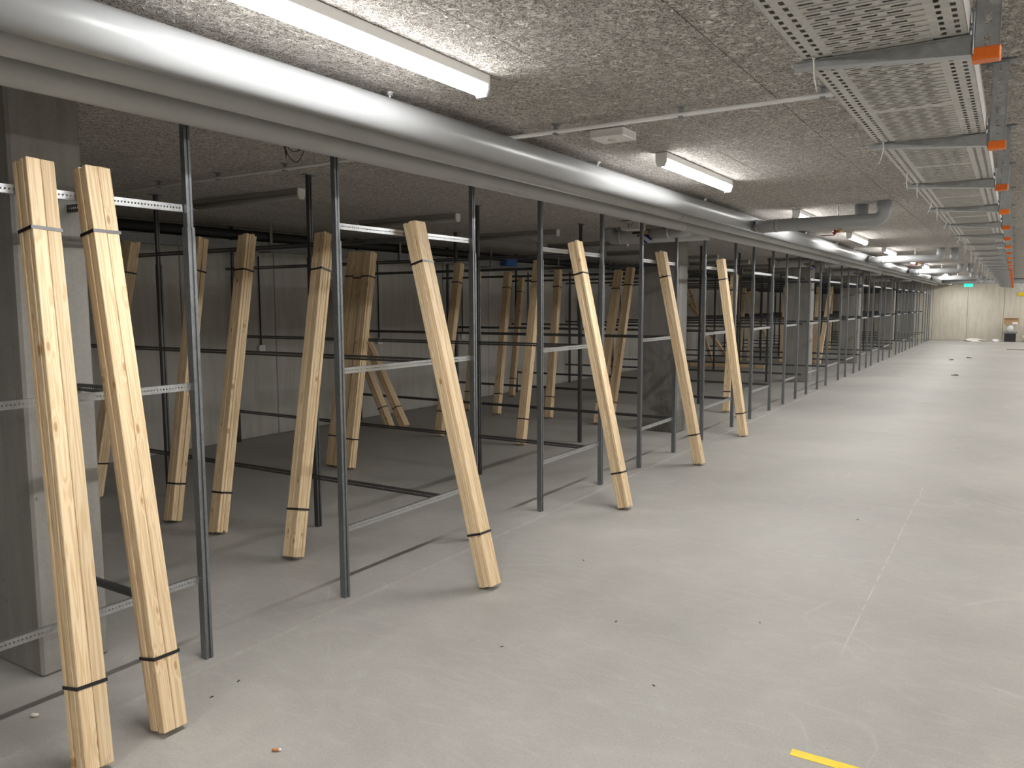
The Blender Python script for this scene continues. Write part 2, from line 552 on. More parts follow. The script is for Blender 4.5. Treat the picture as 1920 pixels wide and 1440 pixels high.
def wall(name, x0, x1, y0, y1, axis, edges, mat, back=0.12, face=+1):
    """concrete wall of precast panels with open joints; axis = direction it runs along"""
    b = MB()
    o = struct(obj(name, MB().box(((x0 + x1) / 2, (y0 + y1) / 2, CEIL / 2), (abs(x1 - x0), abs(y1 - y0), CEIL + .04)), mat=M['slab']))
    cache = {}
    for a, c in zip(edges[:-1], edges[1:]):
        ln = c - a - 0.008
        k = round(ln, 3)
        if k not in cache:
            d = (0.05, ln, CEIL - 0.004) if axis == 'y' else (ln, 0.05, CEIL - 0.004)
            cache[k] = MB().box((0, 0, 0), d, 0.006).mesh('wall_panel', mat)
        off = 0.02 * face
        if axis == 'y':
            xf = (x1 if face > 0 else x0)
            obj('wall_panel', cache[k], o, (xf + off, (a + c) / 2, CEIL / 2))
        else:
            yf = (y1 if face > 0 else y0)
            obj('wall_panel', cache[k], o, ((a + c) / 2, yf + off, CEIL / 2))
    return o
ed = [YNEAR]
yy = YNEAR
k = 0
while yy < YFAR - 0.9:
    yy += (1.3, 1.3, 2.1)[k % 3]; k += 1
    ed.append(min(yy, YFAR))
ed[-1] = YFAR
wall('wall_left', XBACK - .25, XBACK - .045, YNEAR, YFAR, 'y', ed, M['concrete_wall'])
wall('wall_right', XR + .045, XR + .25, YNEAR, YFAR, 'y', [YNEAR + (YFAR - YNEAR) / 32 * i for i in range(33)], M['concrete_pale'], face=-1)
fx = [-1.667 - 1.31 * i for i in range(5, 0, -1)] + [-1.667, -0.357, 0.953]
wall('wall_far', XBACK, XR, YFAR + .045, YFAR + .25, 'x', [XBACK] + [x for x in fx if XBACK + .3 < x < XR - .3] + [XR], M['concrete_pale'], face=-1)
wall('wall_near', XBACK, XR, YNEAR - .25, YNEAR - .045, 'x', [XBACK, -5.7, -3.7, -1.7, 0.3, XR], M['concrete_pale'], face=1)

# concrete columns just behind the front posts
cm = MB().box((0, 0, CEIL / 2), (0.49, 0.30, CEIL), 0.012).mesh('concrete_column', M['concrete'])
cm2 = cm.copy()
cm2.materials[0] = M['concrete_stained']
COLY = [1.82, 9.42, 16.85, 22.75, 30.0, 36.6]
clab = ['concrete column with two pine bundles standing before it and a bare bay beside', 'dark stained concrete column beside the first blue-handled valves',
        'concrete column beside the second blue-handled valves', 'concrete column next after the one at the second valves',
        'concrete column second after the one at the second valves', 'last concrete column before the far concrete wall']
for y, l in zip(COLY, clab):
    thing('concrete_column', l, 'column', (-3.46 - .245, y, 0), 'row of concrete columns', cm2 if 'stained' in l else cm)

# ------------------------------------------------------------------ steel frames
def post_profile(h, notch=True):
    if not notch:
        return [(-h, -h), (h, -h), (h, h), (-h, h)]
    g, d = h * 0.30, h * 0.35        # groove in the aisle face
    return [(-h, -h), (h, -h), (h, -g), (h - d, -g), (h - d, g), (h, g), (h, h), (-h, h)]
ZS = 1.935                             # upper tube slides into the lower one here
post_lo = MB().prism(post_profile(.0185), 0.0, ZS).mesh('post', M['steel_mid'])
post_up = MB().prism(post_profile(.0145), ZS, CEIL - .004).mesh('upper_tube', M['steel_mid'])
foot_m = MB().box((0, 0, .0025), (.036, .036, .005)).mesh('foot_plate', M['steel_mid'])
flange_m = MB().box((0, 0, CEIL - .003), (.05, .10, .004), .001).mesh('ceiling_flange', M['steel_mid'])

post_lo_d = post_lo.copy()
post_lo_d.materials[0] = M['steel_shaded']
post_up_d = post_up.copy()
post_up_d.materials[0] = M['steel_shaded']
def post(parent, x, y, dark=False):
    p = obj('post', post_lo_d if dark else post_lo, parent, (x, y, 0))
    obj('upper_tube', post_up_d if dark else post_up, p)
    obj('ceiling_flange', flange_m, p)
    return p

def rail_mesh(ln, punched, mat, h=0.032, d=0.016):
    """C rail along local +X, punched front web at y=0, flanges to +Y"""
    b = MB()
    th = .0015
    if punched:
        pitch, hs = 0.0145, 0.0065
        z = [-h / 2, -hs / 2, hs / 2, h / 2]
        n = int(ln / pitch)
        x = 0.0
        b.quad([(0, 0, z[0]), (ln, 0, z[0]), (ln, 0, z[1]), (0, 0, z[1])])
        b.quad([(0, 0, z[2]), (ln, 0, z[2]), (ln, 0, z[3]), (0, 0, z[3])])
        m = (ln - n * pitch) / 2
        prev = 0.0
        for i in range(n):
            a = m + i * pitch + (pitch - hs) / 2
            b.quad([(prev, 0, z[1]), (a, 0, z[1]), (a, 0, z[2]), (prev, 0, z[2])])
            prev = a + hs
        b.quad([(prev, 0, z[1]), (ln, 0, z[1]), (ln, 0, z[2]), (prev, 0, z[2])])
    else:
        b.box((ln / 2, th / 2, 0), (ln, th, h))
    for s in (-1, 1):
        b.box((ln / 2, d / 2 + .0002, s * (h / 2 - th / 2)), (ln, d, th))
        b.box((ln / 2, d, s * (h / 2 - .004)), (ln, th, .008))
    return b.mesh('rail', mat)
rc = {}
def rail(parent, ln, punched, loc, rz, mat=None):
    mat = mat or M['steel']
    k = (round(ln, 2), punched, mat.name)
    if k not in rc:
        rc[k] = rail_mesh(ln, punched, mat)
    return obj('rail', rc[k], parent, loc, (0, 0, rz))

for i, (ya, yb) in enumerate(FRONT):
    t = thing('front_frame', 'galvanised front frame with three rails, %s along the aisle edge from the bare near column' % ORD[i],
              'steel frame', (X0, ya, 0), 'front frames along the aisle')
    post(t, 0, 0)
    post(t, 0, yb - ya)
    for z in RAIL_Z:
        # front web faces the aisle (+X): rail's local -Y -> world +X
        rail(t, yb - ya - .038, i < 5, (-.008, .019, z), math.pi / 2)

for i, y in enumerate(PARTS):
    t = thing('partition_frame', 'shade-darkened steel partition frame running from bay front to back wall, %s from the bare near column' % ORD[i],
              'steel frame', (XBACK, y, 0), 'partition frames between the storage bays')
    ln = X0 - .03 - (XBACK + .002)
    for px in (-4.19, -5.95, -7.62):
        post(t, px - XBACK, .048, True)
    for z in RAIL_Z:
        rail(t, ln, i in (0, 1, 2), (.002, .012, z), 0, M['steel_shaded'])

# ------------------------------------------------------------------ pine bundles
BL = 2.14
NX, NY, BT, BWD = 4, 2, 0.0222, 0.0500
board_m = MB().box((0, 0, BL / 2), (BT - .0012, BWD - .0014, BL), 0.0022).mesh('board', M['pine'])
def strap_mesh():
    b = MB()
    hx, hy, th, hh = NX * BT / 2 + .0004, NY * BWD / 2 + .0030, .0012, .0062
    b.box((hx + th / 2, 0, 0), (th, 2 * hy + 2 * th, 2 * hh))
    b.box((-hx - th / 2, 0, 0), (th, 2 * hy + 2 * th, 2 * hh))
    b.box((0, hy + th / 2, 0), (2 * hx, th, 2 * hh))
    b.box((0, -hy - th / 2, 0), (2 * hx, th, 2 * hh))
    b.box((-hx - th * 1.5, 0.01, 0), (th * 1.2, .03, 2 * hh + .002))
    return b.mesh('strap', M['strap'])
strap_m = strap_mesh()

def bundle(B, T, out, label, group, rest=None):
    """bundle of boards with base centre B leaning towards T; `out` = horizontal side its broad face looks to"""
    B, T = Vector(B), Vector(T)
    wv = (T - B).normalized()
    n = Vector(out)
    n = (n - wv * n.dot(wv)).normalized()
    s = wv.cross(n)
    R = Matrix((n, s, wv)).transposed()
    t = thing('pine_bundle', label, 'wood bundle', B, group)
    lo = min((R @ Vector((a * NX * BT / 2, c * NY * BWD / 2, h)))[2] for a in (-1, 1) for c in (-1, 1) for h in (-.004, BL))
    t.location = (B.x, B.y, -lo + 0.0015)
    if rest:                      # slide it so that its back face just touches the rail at `rest`
        ax, val = rest
        p0 = t.location + R @ Vector((-NX * BT / 2 - .0005, 0, 0))
        q = p0 + wv * ((RAIL_Z[2] + .017 - p0.z) / wv.z)
        t.location[ax] += val - q[ax]
    t.rotation_mode = 'QUATERNION'
    t.rotation_quaternion = R.to_quaternion()
    for i in range(NX):
        ly = random.choice((-1, 1)) * random.uniform(.0008, .0036)
        for j in range(NY):
            dz = random.choice((0, 0, 0, .003, -.003, random.uniform(-.004, .012)))
            obj('board', board_m, t, ((i - (NX - 1) / 2) * BT, (j - (NY - 1) / 2) * BWD + ly, dz),
                (0, 0, math.pi if random.random() < .5 else 0))
    for z in (0.285, BL - 0.255):
        obj('strap', strap_m, t, (0, 0, z + random.uniform(-.015, .015)))
    return t

AISLE = [((-2.61, 1.404), (-3.013, 1.537, 2.12)), ((-2.618, 1.703), (-3.010, 1.749, 2.105)), ((-2.429, 3.589), (-3.008, 3.67, 2.065)),
         ((-2.492, 5.58), (-3.013, 5.699, 2.091)), ((-2.57, 7.533), (-3.003, 7.536, 2.064)), ((-2.689, 9.473), (-3.002, 9.441, 2.078))]
al = ['strapped pine bundle leaning on the first front frame, on the bare column side',
      'strapped pine bundle leaning on the first front frame, on the open bay side',
      'strapped pine board bundle leaning from the aisle on the second front frame',
      'strapped pine board bundle leaning from the aisle on the third front frame',
      'strapped pine board bundle leaning on the fourth front frame in front of the stained column',
      'strapped pine board bundle leaning from the aisle on the fifth front frame']
for (B, T), l in zip(AISLE, al):
    bundle((*B, 0), T, (1, 0, 0), l, 'pine bundles leaning from the aisle', (0, X0 - .0075))

BAY = [  # base xy, top, label
    ((-6.395, 3.588), (-6.197, 3.906, 2.071), 'pine bundle inside, on the second partition, standing nearest to the back wall'),
    ((-5.18, 3.482), (-5.31, 3.914, 2.092), 'pine bundle inside, on the second partition, third out from the back wall side'),
    ((-4.638, 3.464), (-4.762, 3.914, 2.087), 'pine bundle inside, on the second partition, next to its middle post on the wall side'),
    ((-3.758, 3.352), (-3.977, 3.915, 2.075), 'pine bundle inside, on the second partition, standing nearest to the aisle'),
    ((-5.412, 5.563), (-5.437, 5.961, 2.083), 'pine bundle on the third partition, aisle-side one of three packed together'),
    ((-5.535, 5.575), (-5.545, 5.961, 2.083), 'pine bundle on the third partition, middle one of three packed together'),
    ((-5.665, 5.59), (-5.655, 5.961, 2.083), 'pine bundle on the third partition, wall-side one of three packed together'),
    ((-5.83, 7.545), (-5.84, 8.007, 2.055), 'pine bundle on the fourth partition, further from the aisle of two'),
    ((-4.668, 7.555), (-4.702, 8.011, 2.071), 'pine bundle on the fourth partition, nearer the aisle of two'),
    ((-6.908, 9.648), (-6.99, 10.05, 2.04), 'pine bundle on the fifth partition, nearest to the back wall'),
    ((-6.272, 9.489), (-6.431, 10.056, 2.042), 'pine bundle on the fifth partition, second from the back wall'),
    ((-5.44, 9.548), (-5.575, 10.06, 2.06), 'pine bundle on the fifth partition, third from the back wall'),
    ((-4.60, 9.40), (-4.62, 10.052, 2.021), 'pine bundle on the fifth partition, wall-side one of the touching pair'),
    ((-4.485, 9.52), (-4.445, 10.05, 2.03), 'pine bundle on the fifth partition, aisle-side one of the touching pair'),
    ((-7.29, 11.50), (-7.46, 12.106, 2.033), 'pine bundle on the sixth partition, close against the back wall'),
    ((-4.44, 11.55), (-4.44, 12.10, 2.05), 'pine bundle on the sixth partition, behind the stained column'),
    ((-3.493, 11.40), (-3.63, 12.103, 2.022), 'pine bundle on the sixth partition, standing nearest to the aisle'),
    ((-6.38, 21.85), (-6.42, 22.33, 2.05), 'pine bundle on the eleventh partition, nearest to the back wall'),
    ((-6.12, 21.85), (-6.18, 22.33, 2.05), 'pine bundle on the eleventh partition, second from the back wall'),
    ((-5.24, 21.85), (-5.30, 22.33, 2.05), 'pine bundle on the eleventh partition, halfway between wall and aisle'),
    ((-4.42, 21.85), (-4.44, 22.33, 2.05), 'upright pine bundle on the eleventh partition, wall side of the slanting one'),
    ((-4.26, 21.70), (-4.13, 22.33, 2.02), 'slanting pine bundle on the eleventh partition, nearest to the aisle'),
    ((-5.20, 28.02), (-5.24, 28.48, 2.05), 'lone pine bundle on the fourteenth partition'),
]
for B, T, l in BAY:
    bundle((*B, 0), T, (0, -1, 0), l, 'pine bundles standing in the bays', (1, min(PARTS, key=lambda p: abs(p - T[1])) + .0115))
for B, T, l in [((-6.58, 7.80), (-7.64, 7.82, 1.83), 'pine bundle slanting to the back wall, aisle side of the crossed pair'),
                ((-6.72, 7.67), (-7.64, 7.62, 1.90), 'pine bundle slanting to the back wall, wall side of the crossed pair'),
                ((-7.00, 21.4), (-7.63, 21.2, 2.04), 'steep pine bundle slanting to the back wall before the eleventh partition'),
                ((-6.40, 21.1), (-7.63, 20.9, 1.74), 'low pine bundle slanting to the back wall before the eleventh partition'),
                ((-6.9, 27.2), (-7.62, 27.0, 2.0), 'pine bundle slanting to the back wall before the fourteenth partition')]:
    bundle((*B, 0), T, (1, 0, 0), l, 'pine bundles slanting against the back wall')
bundle((-8.0 + .75, 19.55, .05), (-7.25 + 2.1, 19.75, .05), (0, 0, 1), 'pine bundle lying flat on the bay floor', 'pine bundles lying flat')

# ------------------------------------------------------------------ ceiling lamps
LX = -1.83
RX = 1.35              # second row of lamps, on the other side of the tray
body_m = MB().prism([(-.034, -.034), (.034, -.034), (.037, .0), (-.037, .0)], -.65, .65, axis='y').mesh('housing', M['white'])
def lens_mesh(mat, half):
    pr = [(-.029, 0)] + [(-.031 * math.cos(a), -.022 - .022 * math.sin(a)) for a in [math.pi * i / 8 for i in range(9)]] + [(.029, 0)]
    return MB().prism(pr, -half, half, smooth=True, axis='y').mesh('lens', mat)
lens_m = lens_mesh(M['lampside'], .642)
lens_m.materials.append(M['lamp'])
for pl in lens_m.polygons:
    if pl.normal.z < -0.9:
        pl.material_index = 1
lens_off = lens_mesh(M['offlamp'], .642)
body_off = body_m.copy()
body_off.materials[0] = M['offlamp']
cap_m = MB().prism([(-.036, -.082), (.036, -.082), (.036, 0.0), (-.036, 0.0)], -.006, .006, axis='y').mesh('end_cap', M['white'])
def lamp(x, y, rz, lit, label, group):
    t = thing('tube_lamp', label, 'ceiling lamp', (x, y, CEIL - .001), group)
    t.rotation_euler = (0, 0, rz)
    obj('housing', body_m if lit else body_off, t)
    obj('lens', lens_m if lit else lens_off, t, (0, 0, -.034))
    capr = MB().prism([(-.034, -.055), (-.022, -.082), (.022, -.082), (.034, -.055), (.036, -.03), (.036, 0), (-.036, 0), (-.036, -.03)], -.006, .006, axis='y')
    global cap2
    if 'cap2' not in globals():
        cap2 = capr.mesh('end_cap', M['white'])
    obj('end_cap', cap2, t, (0, -.652, 0))
    obj('end_cap', cap2, t, (0, .652, 0))
    return t
ll = {-2: 'lit tube lamp over the aisle, second before the one by the white ceiling box', -1: 'lit tube lamp over the aisle, next before the one by the white ceiling box',
      0: 'lit tube lamp over the aisle, just before the small white ceiling box', 1: 'lit tube lamp over the aisle, just past the small white ceiling box',
      2: 'lit tube lamp over the aisle, by the first cross pipe', 3: 'lit tube lamp over the aisle, first past the first cross pipe'}
for k in range(-2, 12):
    y = 2.02 + 3.2 * k + (.28 if k == 2 else 0)
    if y < YNEAR + .8 or y > YFAR - .7:
        continue
    lamp(LX, y, 0, True, ll.get(k, 'lit tube lamp over the aisle, %s past the first cross pipe' % ORD[k - 3]), 'lit lamps over the aisle')
    lamp(RX, y, 0, True, 'lit tube lamp on the wall side of the cable tray, %s from the near wall' % ORD[k + 2], 'lit lamps beyond the cable tray')
for k in range(16):
    y = 4.40 + 2.05 * k
    if y > 36:
        break
    lamp(-5.37, y, math.pi / 2, False, 'unlit tube lamp on the ceiling of the storage bay past the %s partition' % ORD[k + 1], 'unlit lamps over the bays')

# small white emergency box on the ceiling
t = thing('emergency_box', 'small flat white box under the ceiling beside the aisle conduit', 'ceiling box', (-1.82, 3.87, CEIL), None)
obj('housing', MB().box((0, 0, -.022), (.19, .17, .044), .004), t, mat=M['white'])
obj('lens', MB().tube([(0, 0, -.043), (0, 0, -.05)], [.03, .022], 16), t, mat=M['offlens'])

# ------------------------------------------------------------------ conduit across the ceiling
t = thing('ceiling_conduit', 'thin grey conduit crossing under the ceiling from tray to back wall', 'conduit', (0, 3.58, CEIL - .034))
obj('tube', MB().tube([(XBACK + .03, 0, 0), (-0.35, 0, 0)], .0105, 10), t, mat=M['conduit'])
clip_m = MB().box((0, 0, .012), (.022, .012, .045), .002).box((0, 0, -.012), (.022, .034, .006), .001).box((0, 0, .031), (.022, .05, .005)).mesh('clip', M['collar'])
for x in [-1.34 - .66 * i for i in range(10)] + [-.72]:
    if x > XBACK + .1:
        obj('clip', clip_m, t, (x, 0, 0))

# ------------------------------------------------------------------ pipes along the aisle
P1 = (-2.29, 2.398, .074)
P2 = (-2.585, 2.395, .052)
P3 = (-2.845, 2.378, .056)
def run(name, label, x, z, r, mat, joints, n=28):
    t = thing(name, label, 'pipe', (x, 0, z))
    ys = [YNEAR + .02] + joints + [YFAR - .02]
    for a, b_ in zip(ys[:-1], ys[1:]):
        obj('pipe_section', MB().tube([(0, a + .002, 0), (0, b_ - .002, 0)], r, n), t, mat=mat)
    for j in joints:
        obj('joint_band', MB().tube([(0, j - .022, 0), (0, j + .022, 0)], r + .0025, n), t, mat=M['collar'] if mat is M['pipe'] else mat)
    return t
JY = [8.5, 15.7, 22.0, 28.4, 33.2]
run('main_pipe', 'thick glossy grey pipe nearest the lamps of the three overhead', *P1, M['pipe'], JY)
run('heating_pipe', 'thinner grey pipe in the middle of the three overhead', *P2, M['jacket'], [6.9, 13.0, 19.0, 25.0])
run('outer_pipe', 'grey pipe above the front posts, outermost of the three overhead', *P3, M['jacket'], [7.72, 15.9, 21.5, 28.0])

def hanger(x, y, ztop, zbot, label, g='pipe hanger rods'):
    t = thing('pipe_hanger', label, 'hanger', (x, y, 0), g)
    obj('rod', MB().tube([(0, 0, zbot), (0, 0, ztop)], .005, 8), t, mat=M['zinc'])
    obj('nut', MB().tube([(0, 0, ztop - .016), (0, 0, ztop - .006)], .013, 6, smooth=False), t, mat=M['zinc'])
    obj('ceiling_plate', MB().tube([(0, 0, ztop - .006), (0, 0, ztop - .001)], .022, 10), t, mat=M['zinc'])
hn = 0
for y in [2.65, 4.64, 6.72, 10.6, 12.7, 14.2, 17.2, 19.3, 24.3, 26.4]:
    hanger(P1[0], y, CEIL, P1[1] + P1[2] - .004, 'short zinc rod holding the thick grey pipe, %s along it from the bare near column' % ORD[hn])
    hn += 1

# branch pipes crossing the aisle, each turning up into the ceiling
for i, (y, xe) in enumerate([(7.78, -1.02), (14.95, -1.07), (21.2, -1.1), (27.6, -1.12), (32.4, -1.12)]):
    r = .060
    z = 2.335
    t = thing('branch_pipe', 'grey cross pipe with an upturned end over the aisle, %s from the white ceiling box' % ORD[i], 'pipe', (0, y, 0), 'cross pipes over the aisle')
    R = .075
    path = [(P1[0] + .068, .29, z + .035), (P1[0] + .17, .13, z + .01), (P1[0] + .21, .075, z), (P1[0] + .26, .03, z), (P1[0] + .33, 0, z), (xe - R, 0, z)]
    path += [(xe - R + R * math.sin(q_), 0, z + R - R * math.cos(q_)) for q_ in [math.pi / 2 * q / 6 for q in range(1, 7)]]
    path.append((xe, 0, CEIL - .003))
    obj('pipe_section', MB().tube(path, r, 24), t, mat=M['pipe'])
    sx, sy = (xe - .21, .17) if i == 0 else (xe + .19, .10)
    obj('upturned_stub', MB().tube([(sx, sy, 2.29), (sx, sy, 2.30), (sx, sy, 2.33), (sx, sy, CEIL - .003)], [r * .5, r * .85, r, r], 24), t, mat=M['pipe'])
    obj('joint_band', MB().tube([(P1[0] + .33, 0, z), (P1[0] + .37, 0, z)], r + .0025, 24), t, mat=M['pipe'])
    d_ = Vector((.135, -.21, -.035)).normalized()
    c_ = Vector((P1[0] + .165, .137, z + .011))
    obj('clamp', MB().tube([c_ - d_ * .018, c_ + d_ * .018], r + .003, 24).box(c_ + Vector((.03, -.045, -.045)), (.03, .03, .03), .003), t, mat=M['zinc'])
    for xh, w_ in ((xe - .38, 'by its upturned end'), (xe - .78, 'by the lamp row')):
        hanger(xh, y, CEIL, z + r - .001, 'short zinc rod holding the %s grey cross pipe %s' % (ORD[i], w_))
    if i < 2:
        v = thing('red_valve', 'small brass valve with dark red lever under the %s cross pipe' % ORD[i], 'valve', (-1.43, y, 0), 'red valves over the aisle')
        obj('valve_body', MB().tube([(0.03, 0, z - r - .02), (0.075, 0, z - r - .02)], .014, 8).tube([(.05, 0, z - r - .02), (.05, 0, z - r + .001)], .008, 8), v, mat=M['brass'])
        obj('lever', MB().tube([(.02, 0, z - r - .014), (-.005, 0, z - r - .045)], .018, 10).box((-.055, 0, z - r - .055), (.12, .012, .006)), v, mat=M['redmetal'])
# a cross pipe near the far wall
t = thing('branch_pipe', 'grey cross pipe running right across the aisle close to the far wall', 'pipe', (0, 35.2, 0), 'cross pipes over the aisle')
obj('pipe_section', MB().tube([(P1[0] + .08, 0, 2.405), (XR - .02, 0, 2.405)], .085, 20), t, mat=M['pipe'])
for x in (-1.2, 0.9):
    obj('joint_band', MB().tube([(x - .03, 0, 2.405), (x + .03, 0, 2.405)], .088, 20), t, mat=M['collar'])

# valve stubs that drop from the outer pipe into the bays, and big elbows beside the columns
for i, y in enumerate([7.88, 16.0, 21.6, 28.1]):
    t = thing('valve_stub', 'short grey insulated stub with two blue-handled brass valves, %s past the bare near column' % ORD[i], 'valve', (0, y, 0), 'valve stubs under the outer pipe')
    z = 2.335
    xa, xb = P3[0] + .02, -3.26
    R = .05
    pth = [(xa, 0, P3[1] - .03), (xa - .015, 0, z + .012), (xa - .06, 0, z), (xb, 0, z)]
    obj('stub_pipe', MB().tube(pth, [.05, .056, .056, .056], 20), t, mat=M['jacket'])
    obj('end_ring', MB().tube([(xb, 0, z), (xb - .006, 0, z)], .05, 20), t, mat=M['collar'])
    obj('clamp', MB().tube([(-3.075, 0, z), (-3.055, 0, z)], .0595, 20).box((-3.065, -.03, z + .055), (.02, .03, .05)).tube([(-3.065, -.03, z + .07), (-3.065, -.03, CEIL - .002)], .004, 6), t, mat=M['zinc'])
    for q, dz in ((0, .012), (1, -.018)):
        yo = -.02 + .04 * q
        obj('copper_tail', MB().tube([(xb, yo, z + dz), (xb - .20 + .04 * q, yo, z + dz)], .010, 8), t, mat=M['rubber'])
        bx = xb - .045 - .065 * q
        vb = obj('valve_body', MB().tube([(bx + .028, yo, z + dz), (bx - .028, yo, z + dz)], .017, 8, smooth=False).tube([(bx, yo, z + dz), (bx + .006, yo, z + dz - .035)], .007, 8), t, mat=M['brass'])
        m4 = Matrix.Translation((bx + .004, yo, z + dz - .038)) @ Matrix.Rotation(math.radians(38), 4, 'Y')
        obj('blue_handle', MB().box((.030, 0, 0), (.085, .042, .014), .004, m4).box((.0, 0, .006), (.022, .022, .012), .003, m4), vb, mat=M['blue'])
for i, y in enumerate([8.80, 16.42, 22.2, 29.4]):
    r, z = .085, 2.395
    t = thing('elbow_pipe', 'thick matt grey pipe bending into the ceiling inside the bay before the %s column' % ORD[i + 1], 'pipe', (0, y, 0), 'thick elbow pipes in the bays')
    xe = -4.18
    R = .10
    path = [(P3[0] - .08, 0, z), (xe + R, 0, z), (xe + R * .6, 0, z + .004), (xe + .02, 0, z + .03), (xe, 0, z + .07), (xe, 0, CEIL - .003)]
    obj('pipe_section', MB().tube(path, [r, r, r, r * 1.0, r, r], 24), t, mat=M['jacket'])
    obj('joint_band', MB().tube([(xe + .14, 0, z), (xe + .17, 0, z)], r + .003, 24), t, mat=M['jacket'])

t = thing('marked_box', 'light grey ceiling box with pen scribbles beside the first valves', 'junction box', (-3.56, 8.10, CEIL))
obj('housing', MB().box((0, 0, -.052), (.22, .18, .10), .006), t, mat=M['offlens'])
scr = MB()
for a, c in [((-.055, -.02), (-.035, -.018)), ((-.02, -.025), (-.012, -.07)), ((.0, -.02), (-.02, -.062)), ((.01, -.06), (.025, -.035)), ((.025, -.035), (.05, -.022)), ((.02, -.045), (.035, -.03))]:
    scr.tube([(a[0], -.0915, a[1] - .01), (c[0], -.0915, c[1] - .01)], .0025, 5)
obj('pen_marks', scr, t, mat=M['ink'])

# ------------------------------------------------------------------ tray, black tube and boxes at the back of the bays
t = thing('wall_tray', 'long grey cable trough hung high in front of the back wall', 'cable trough', (-7.05, 0, 0))
obj('side_plate', MB().box((0, 17.3, 2.243), (.004, 42.2, .088)).box((-.08, 17.3, 2.200), (.16, 42.2, .003)).box((-.16, 17.3, 2.243), (.004, 42.2, .088)), t, mat=M['steel_mid'])
brk_m = MB().box((.012, 0, 2.35), (.008, .04, .30), .001).box((-.08, 0, 2.19), (.20, .035, .012), .001).mesh('bracket', M['steel_mid'])
for k in range(14):
    obj('bracket', brk_m, t, (0, 3.9 + 2.2 * k, 0))
t = thing('black_tube', 'black tube running above the cable trough by the back wall', 'pipe', (-7.12, 0, 0))
obj('pipe_section', MB().tube([(0, YNEAR + .03, 2.36), (0, YFAR - .03, 2.36)], .055, 16), t, mat=M['rubber'])  # plain black tube along the wall above the trough
t = thing('blue_box', 'bright blue box fixed on the cable trough by the back wall', 'junction box', (-7.0, 11.0, 0))
obj('housing', MB().box((0, 0, 2.28), (.08, .34, .12), .008), t, mat=M['bluebox'])
obj('lid', MB().box((.043, 0, 2.28), (.006, .30, .10), .002), t, mat=M['bluebox'])

for i, y in enumerate([6.45, 8.56, 10.6, 12.7, 14.7, 16.8]):
    t = thing('socket_box', 'white socket box on the back wall in the bay past the %s partition' % ORD[i + 2], 'socket', (XBACK, y, 1.08), 'socket boxes on the back wall')
    obj('housing', MB().box((.025, 0, 0), (.04, .085, .085), .006), t, mat=M['white'])
    obj('round_cover', MB().tube([(.045, 0, 0), (.049, 0, 0)], .026, 14), t, mat=M['offlens'])
    obj('feed_tube', MB().tube([(.02, 0, .04), (.02, 0, 1.1)], .0085, 8), t, mat=M['rubber'])

# ------------------------------------------------------------------ cable tray over the aisle
TY0, TP = 2.256, 1.304
TXL, TXR, TZ = -.505, -.125, 2.240
def tray_mesh(ln=TP - .002):
    b = MB()
    W = TXR - TXL
    cols = [(.0, .014, 's'), (.014, .025, 'h'), (.025, .044, 's'), (.044, .055, 'h'), (.055, .07, 's')]
    strips = cols + [(W - c[1], W - c[0], c[2]) for c in cols]
    for a, c, k in strips:
        if k == 's':
            b.quad([(a, 0, 0), (a, ln, 0), (c, ln, 0), (c, 0, 0)])
        else:
            pitch, hl = .040, .022
            n = int(ln / pitch)
            prev = 0.0
            for i in range(n):
                y = (i + .5) * ln / n - hl / 2
                b.quad([(a, prev, 0), (a, y, 0), (c, y, 0), (c, prev, 0)])
                prev = y + hl
            b.quad([(a, prev, 0), (a, ln, 0), (c, ln, 0), (c, prev, 0)])
    xa, xb = .07, W - .07
    n = 34
    pit = ln / n
    sw = .0105
    ns, gap = 4, .020
    for i in range(n):
        y0, y1 = i * pit, (i + 1) * pit
        skip = i % 17 == 16                       # plain cross band
        if skip:
            b.quad([(xa, y0, 0), (xa, y1, 0), (xb, y1, 0), (xb, y0, 0)])
            continue
        ya = y0 + (pit - sw) / 2
        yb = ya + sw
        b.quad([(xa, y0, 0), (xa, ya, 0), (xb, ya, 0), (xb, y0, 0)])
        b.quad([(xa, yb, 0), (xa, y1, 0), (xb, y1, 0), (xb, yb, 0)])
        sh = .012 if i % 2 else 0.0
        sl = (xb - xa - .03) / ns
        prev = xa
        for j in range(ns):
            s0 = xa + .006 + sh + j * sl
            s1 = s0 + sl - gap
            b.quad([(prev, ya, 0), (prev, yb, 0), (s0, yb, 0), (s0, ya, 0)])
            prev = s1
        b.quad([(prev, ya, 0), (prev, yb, 0), (xb, yb, 0), (xb, ya, 0)])
        # pressed rib between the slot rows
        b.box(((xa + xb) / 2, y0, -.0012), (xb - xa - .01, .006, .0022))
    for x in (0, W):
        b.box((x, ln / 2, .03), (.0015, ln, .06))
        b.box((x + (.006 if x == 0 else -.006), ln / 2, .06), (.012, ln, .0015))
    return b.mesh('tray_section', M['tray'])
tm = tray_mesh()
blocker = MB().box(((TXR - TXL) / 2, TP / 2, .063), (TXR - TXL + .006, TP - .002, .002)).mesh('tray_light_blocker', M['tray'])  # unseen lid added to stop light, so the tray holes read dark
t = thing('cable_tray', 'perforated steel cable tray hung under the ceiling along the aisle', 'cable tray', (TXL, 0, TZ))
ks = range(-3, 28)
for k in ks:
    if TY0 + TP * k + .1 + TP < YFAR - .3:
        ts = obj('tray_section', tm, t, (0, TY0 + TP * k + .1, 0))
        obj('tray_light_blocker', blocker, ts)

